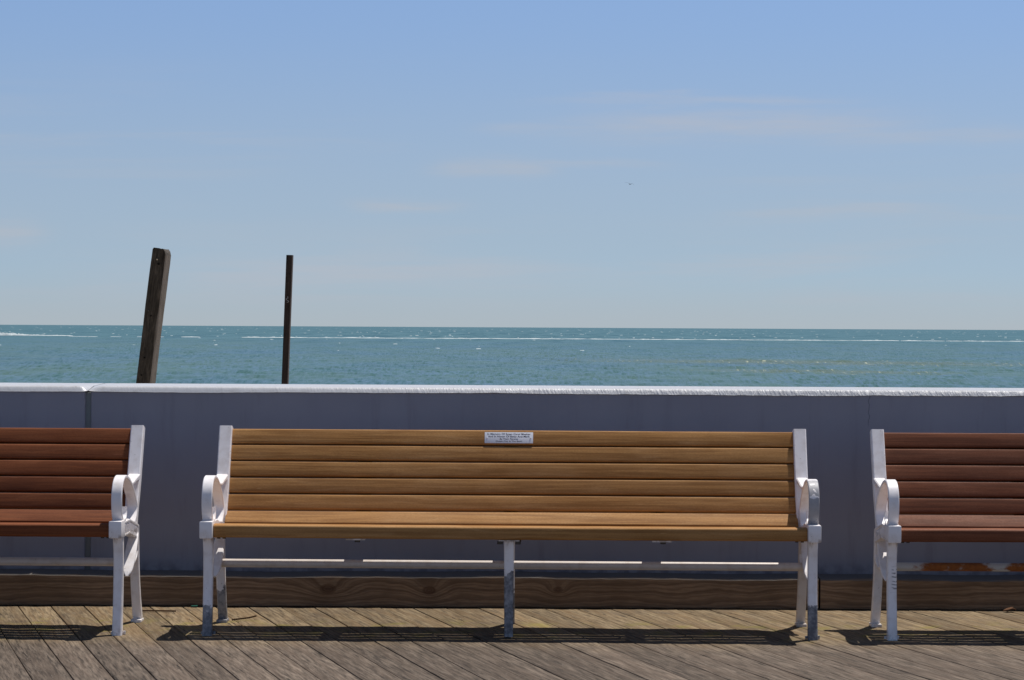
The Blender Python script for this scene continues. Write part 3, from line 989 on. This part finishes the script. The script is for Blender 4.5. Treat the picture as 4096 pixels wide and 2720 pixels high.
def make_bench(loc, rz, slatm, mats_l, mats_r, midm, barm, label, seed, plaque=False, bar_y=.2475):
    root = empty('park_bench', loc, rz)
    tag(root, label, 'bench', 'slatted benches along the sea wall')
    # backrest: five leaning slats
    bm = bmesh.new()
    pitch = .0718
    for i in range(5):
        zc = .811 - (i * pitch + .032) * math.cos(LEAN)
        slat(bm, (back_front(zc), zc), math.pi / 2 - LEAN, .0638, .034, -HALF, HALF, .0060, seed + i)
    back = obj('backrest', bm, slatm, root, 30)
    # seat: curved-up rear slat, three level slats, thick rounded front slat
    bm = bmesh.new()
    slat(bm, (.3015, .4535), R(44.5), .067, .028, -HALF, HALF, .005, seed + 10)
    slat(bm, (.227, .4185), R(6), .064, .030, -HALF, HALF, .005, seed + 11)
    slat(bm, (.156, .4185), R(-4), .064, .030, -HALF, HALF, .005, seed + 12)
    slat(bm, (.086, .4265), R(-9), .064, .030, -HALF, HALF, .005, seed + 13)
    slat(bm, (.006, .4468), R(-.5), .078, .052, -HALF - .001, HALF + .001, .0105, seed + 14)
    seat = obj('seat', bm, slatm, root, 30)
    end_frame(root, -1, mats_l)
    end_frame(root, 1, mats_r)
    # straps under the slats
    for bx in BX:
        bm = bmesh.new()
        sweep(bm, [(-.024, .3915, .078, .006), (.045, .3915, .078, .006), (.10, .3935, .078, .006), (.16, .3852, .078, .006), (.235, .3852, .078, .006), (.285, .3985, .078, .006)], bx, .001, 3)
        st = obj('strap', bm, M['paint_dull'], root)
        bm = bmesh.new()
        sweep(bm, [(.300, .4060, .060, .006), (.340, .433, .060, .006), (.378, .50, .060, .006), (.424, .62, .060, .006), (.486, .785, .060, .006)], bx, .001, 3)
        obj('back_strap', bm, M['bolt'], root)
        for yy, zz in ((.0, .389), (.16, .3825)):
            bm = bmesh.new()
            cyl(bm, (bx + .006, yy, zz), (bx + .006, yy, zz - .010), .011, 8)
            obj('bolt', bm, M['bolt'], st)
    # middle support
    bm = bmesh.new()
    mx = -.003
    sweep(bm, [(.004, .388, .042, .030), (.012, .30, .039, .030), (.010, .16, .037, .030), (.0, .003, .035, .034)], mx, .004)
    mid = obj('middle_leg', bm, midm, root)
    bm = bmesh.new()
    sweep(bm, [(.345, .40, .038, .030), (.352, .33, .037, .030), (.368, .22, .036, .028), (.398, .11, .036, .028), (.434, .003, .036, .030)], mx, .004)
    obj('rear_strut', bm, mats_l['rear'], mid)
    bm = bmesh.new()
    sweep(bm, [(-.026, .3905, .084, .004), (.045, .3905, .084, .004), (.10, .3925, .084, .004), (.16, .3845, .084, .004), (.235, .3845, .084, .004), (.285, .3975, .084, .004)], mx, .001, 3)
    obj('mount_plate', bm, M['paint_dull'], mid)
    bm = bmesh.new()
    sweep(bm, [(.300, .4055, .060, .005), (.340, .4325, .060, .005), (.378, .50, .060, .005), (.424, .62, .060, .005), (.486, .785, .060, .005)], mx, .001, 3)
    obj('back_strap', bm, M['bolt'], root)
    for ox in (-.036, .036):
        for yy, zz in ((-.006, .387), (.16, .381)):
            bm = bmesh.new()
            cyl(bm, (mx + ox, yy, zz), (mx + ox, yy, zz - .012), .012, 10)
            obj('bolt', bm, M['bolt'], mid)
    for sx in (-1, 1):
        for k in range(2):
            bm = bmesh.new()
            cyl(bm, (sx * (1.172 - .022 * k), .015, .397), (sx * (1.172 - .022 * k), .015, .388), .007, 10)
            obj('bolt', bm, M['bolt'], seat)
    # long bar between the ends
    bm = bmesh.new()
    cyl(bm, (-1.206, bar_y, .2655), (1.206, bar_y, .2655), .0175, 20)
    obj('stretcher', bm, barm, root)
    if plaque:
        zc = .811 - .0345 * math.cos(LEAN)
        pl = empty('tmp')
        bpy.data.objects.remove(pl)
        bm = bmesh.new()
        w, h = .2035, .0485
        box(bm, (-w / 2, -h / 2, 0), (w / 2, h / 2, .0010), .0003)
        mrot = Matrix.Rotation(math.pi / 2 - LEAN, 4, 'X')
        nrm = Vector((0, -math.cos(LEAN), math.sin(LEAN)))
        org = Vector((-.0135, back_front(zc), zc)) + nrm * .0013
        p = obj('plaque', bm, M['plaque'], root)
        p.matrix_local = Matrix.Translation(org) @ mrot
        p['label'] = 'small silver memorial plaque with four lines of dark lettering'
        lines = [('In Memory Of Susan Carol Meeker', .0158, .0098, .182), ('And In Honor Of Betsy And Mark', .0050, .0098, .176),
                 ('By Their Parents', -.0058, .0076, .077), ('Ocean City Is The Best!', -.0160, .0076, .111)]
        bm = bmesh.new()
        for txt, yy, size, width in lines:
            cu = bpy.data.curves.new('txt', 'FONT')
            cu.body = txt; cu.size = size; cu.align_x = 'CENTER'; cu.align_y = 'CENTER'
            cu.offset = .00012
            to = bpy.data.objects.new('txt', cu); COL.objects.link(to)
            dg = bpy.context.evaluated_depsgraph_get(); dg.update()
            me = bpy.data.meshes.new_from_object(to.evaluated_get(dg))
            xs = [v.co.x for v in me.vertices]
            f = width / (max(xs) - min(xs))
            me.transform(Matrix.Translation((0, yy, .0012)) @ Matrix.Diagonal((f, 1.15, 1, 1)))
            bm.from_mesh(me)
            bpy.data.objects.remove(to); bpy.data.curves.remove(cu); bpy.data.meshes.remove(me)
        obj('lettering', bm, M['ink'], p, None)
        for sx in (-1, 1):
            bm = bmesh.new()
            cyl(bm, (sx * .0915, -.0005, .0008), (sx * .0915, -.0005, .0040), .0034, 10, .0022)
            obj('screw', bm, M['plaque'], p)
    return root

W_ = dict(post=M['paint'], arm=M['paint'], front=M['paint'], rear=M['paint'], brace=M['paint'])
WL = dict(post=M['paint'], arm=M['paint'], front=M['paint_leg'], rear=M['paint_rearleg'], brace=M['paint'])
WR = dict(post=M['paint_worn'], arm=M['paint_bare'], front=M['paint_right'], rear=M['paint_dull'], brace=M['paint'])
WT = dict(post=M['paint'], arm=M['paint'], front=M['paint_marks'], rear=M['paint'], brace=M['paint'])
make_bench((-.0045, 8.985, 0), R(-.9), M['tan'], WL, WR, M['paint_mid'], M['paint_dull'],
           'tan slatted bench with white iron ends and a silver memorial plaque', 3, True)
make_bench((-2.792, 9.02, 0), R(-1.2), M['redbrown'], W_, W_, M['paint'], M['paint_dull'],
           'red brown slatted bench with clean white end frame, below the wall joint', 41, bar_y=.272)
make_bench((2.742, 8.965, 0), R(-.3), M['rosebrown'], WT, W_, M['paint'], M['rust'],
           'dark red brown slatted bench with orange rust on its lower bar', 77, bar_y=.272)

# ------------------------------------------------------------------ small things on the deck
def scrap(name, loc, pts, th, mat, label, cat, rz=0):
    bm = bmesh.new()
    lo = [bm.verts.new((x, y, z)) for x, y, z in pts]
    hi = [bm.verts.new((x, y, z + th)) for x, y, z in pts]
    n = len(pts)
    bm.faces.new(lo[::-1]); bm.faces.new(hi)
    for k in range(n): bm.faces.new((lo[k], lo[(k + 1) % n], hi[(k + 1) % n], hi[k]))
    o = obj(name, bm, mat)
    o.location = loc; o.rotation_euler = (0, 0, rz)
    tag(o, label, cat)
    return o
scrap('plastic_scrap', (-1.398, 9.905, .002), [(-.014, -.006, 0), (-.003, -.009, .001), (.012, -.006, .001), (.015, .004, .002), (.0, .008, .002), (-.011, .006, .001)], .004, M['green'],
      'tiny green plastic scrap on the deck against the timber beam', 'litter')
scrap('dry_leaf', (2.20, 9.88, .003), [(-.03, -.005, 0), (-.012, -.02, .006), (.012, -.016, .012), (.03, 0, .004), (.014, .016, .014), (-.012, .014, .008)], .004, M['leaf'],
      'curled dry brown leaf on the deck behind the rusty barred bench', 'leaf')
bm = bmesh.new()
tw = catmull([(-.075, .004, .006), (-.03, -.003, .007), (.03, .004, .006), (.078, -.002, .006)], 4)
for a, b in zip(tw, tw[1:]): cyl(bm, a, b, .0035, 6)
o = obj('twig', bm, M['twig']); o.location = (-1.53, 9.72, 0)
tag(o, 'thin brown twig lying on the sunlit deck between red brown and tan benches', 'twig')
bm = bmesh.new()
tw = catmull([(-.05, -.014, .005), (-.015, .0, .008), (.02, .006, .012), (.05, .02, .018)], 4)
for a, b in zip(tw, tw[1:]): cyl(bm, a, b, .004, 6, .003)
o = obj('twig', bm, M['twig']); o.location = (-1.125, 9.46, 0)
tag(o, 'short brown twig beside the rear foot of the tan bench', 'twig')

# ------------------------------------------------------------------ gull
def build_bird():
    bm = bmesh.new()
    # body
    prof = [(-.20, .004, .0), (-.15, .022, .004), (-.07, .048, .006), (.03, .055, .004), (.11, .042, .006), (.155, .030, .012), (.19, .022, .014), (.225, .006, .010), (.245, .002, .006)]
    rows = []
    for x, r, z in prof:
        rows.append([bm.verts.new((x, r * math.cos(a), z + r * .85 * math.sin(a))) for a in [i * math.pi / 5 for i in range(10)]])
    for r0, r1 in zip(rows, rows[1:]):
        for k in range(10): bm.faces.new((r0[k], r0[(k + 1) % 10], r1[(k + 1) % 10], r1[k]))
    bm.faces.new(rows[0][::-1]); bm.faces.new(rows[-1])
    for s in (-1, 1):
        span = [(0.03, .0, .11, .02), (.22, .10, .085, .03), (.42, .13, .06, .02), (.60, .10, .03, -.05), (.70, .06, .008, -.11)]
        pr = None
        for y, z, c, xo in span:
            cur = [bm.verts.new((xo + c, s * y, z + .02)), bm.verts.new((xo, s * y, z + .028)), bm.verts.new((xo - c, s * y, z + .018)), bm.verts.new((xo, s * y, z + .014))]
            if pr:
                for k in range(4): bm.faces.new((pr[k], pr[(k + 1) % 4], cur[(k + 1) % 4], cur[k]))
            pr = cur
    o = obj('gull', bm, M['bird'])
    dd = 300.0
    o.location = ((1450 - 1180.5) / 5170 * dd, dd, CAM_H + (755.6 - 425) / 5170 * dd)
    o.rotation_euler = (R(14), R(6), R(62))
    tag(o, 'tiny dark gull flying in the sky above the sea', 'bird')
build_bird()
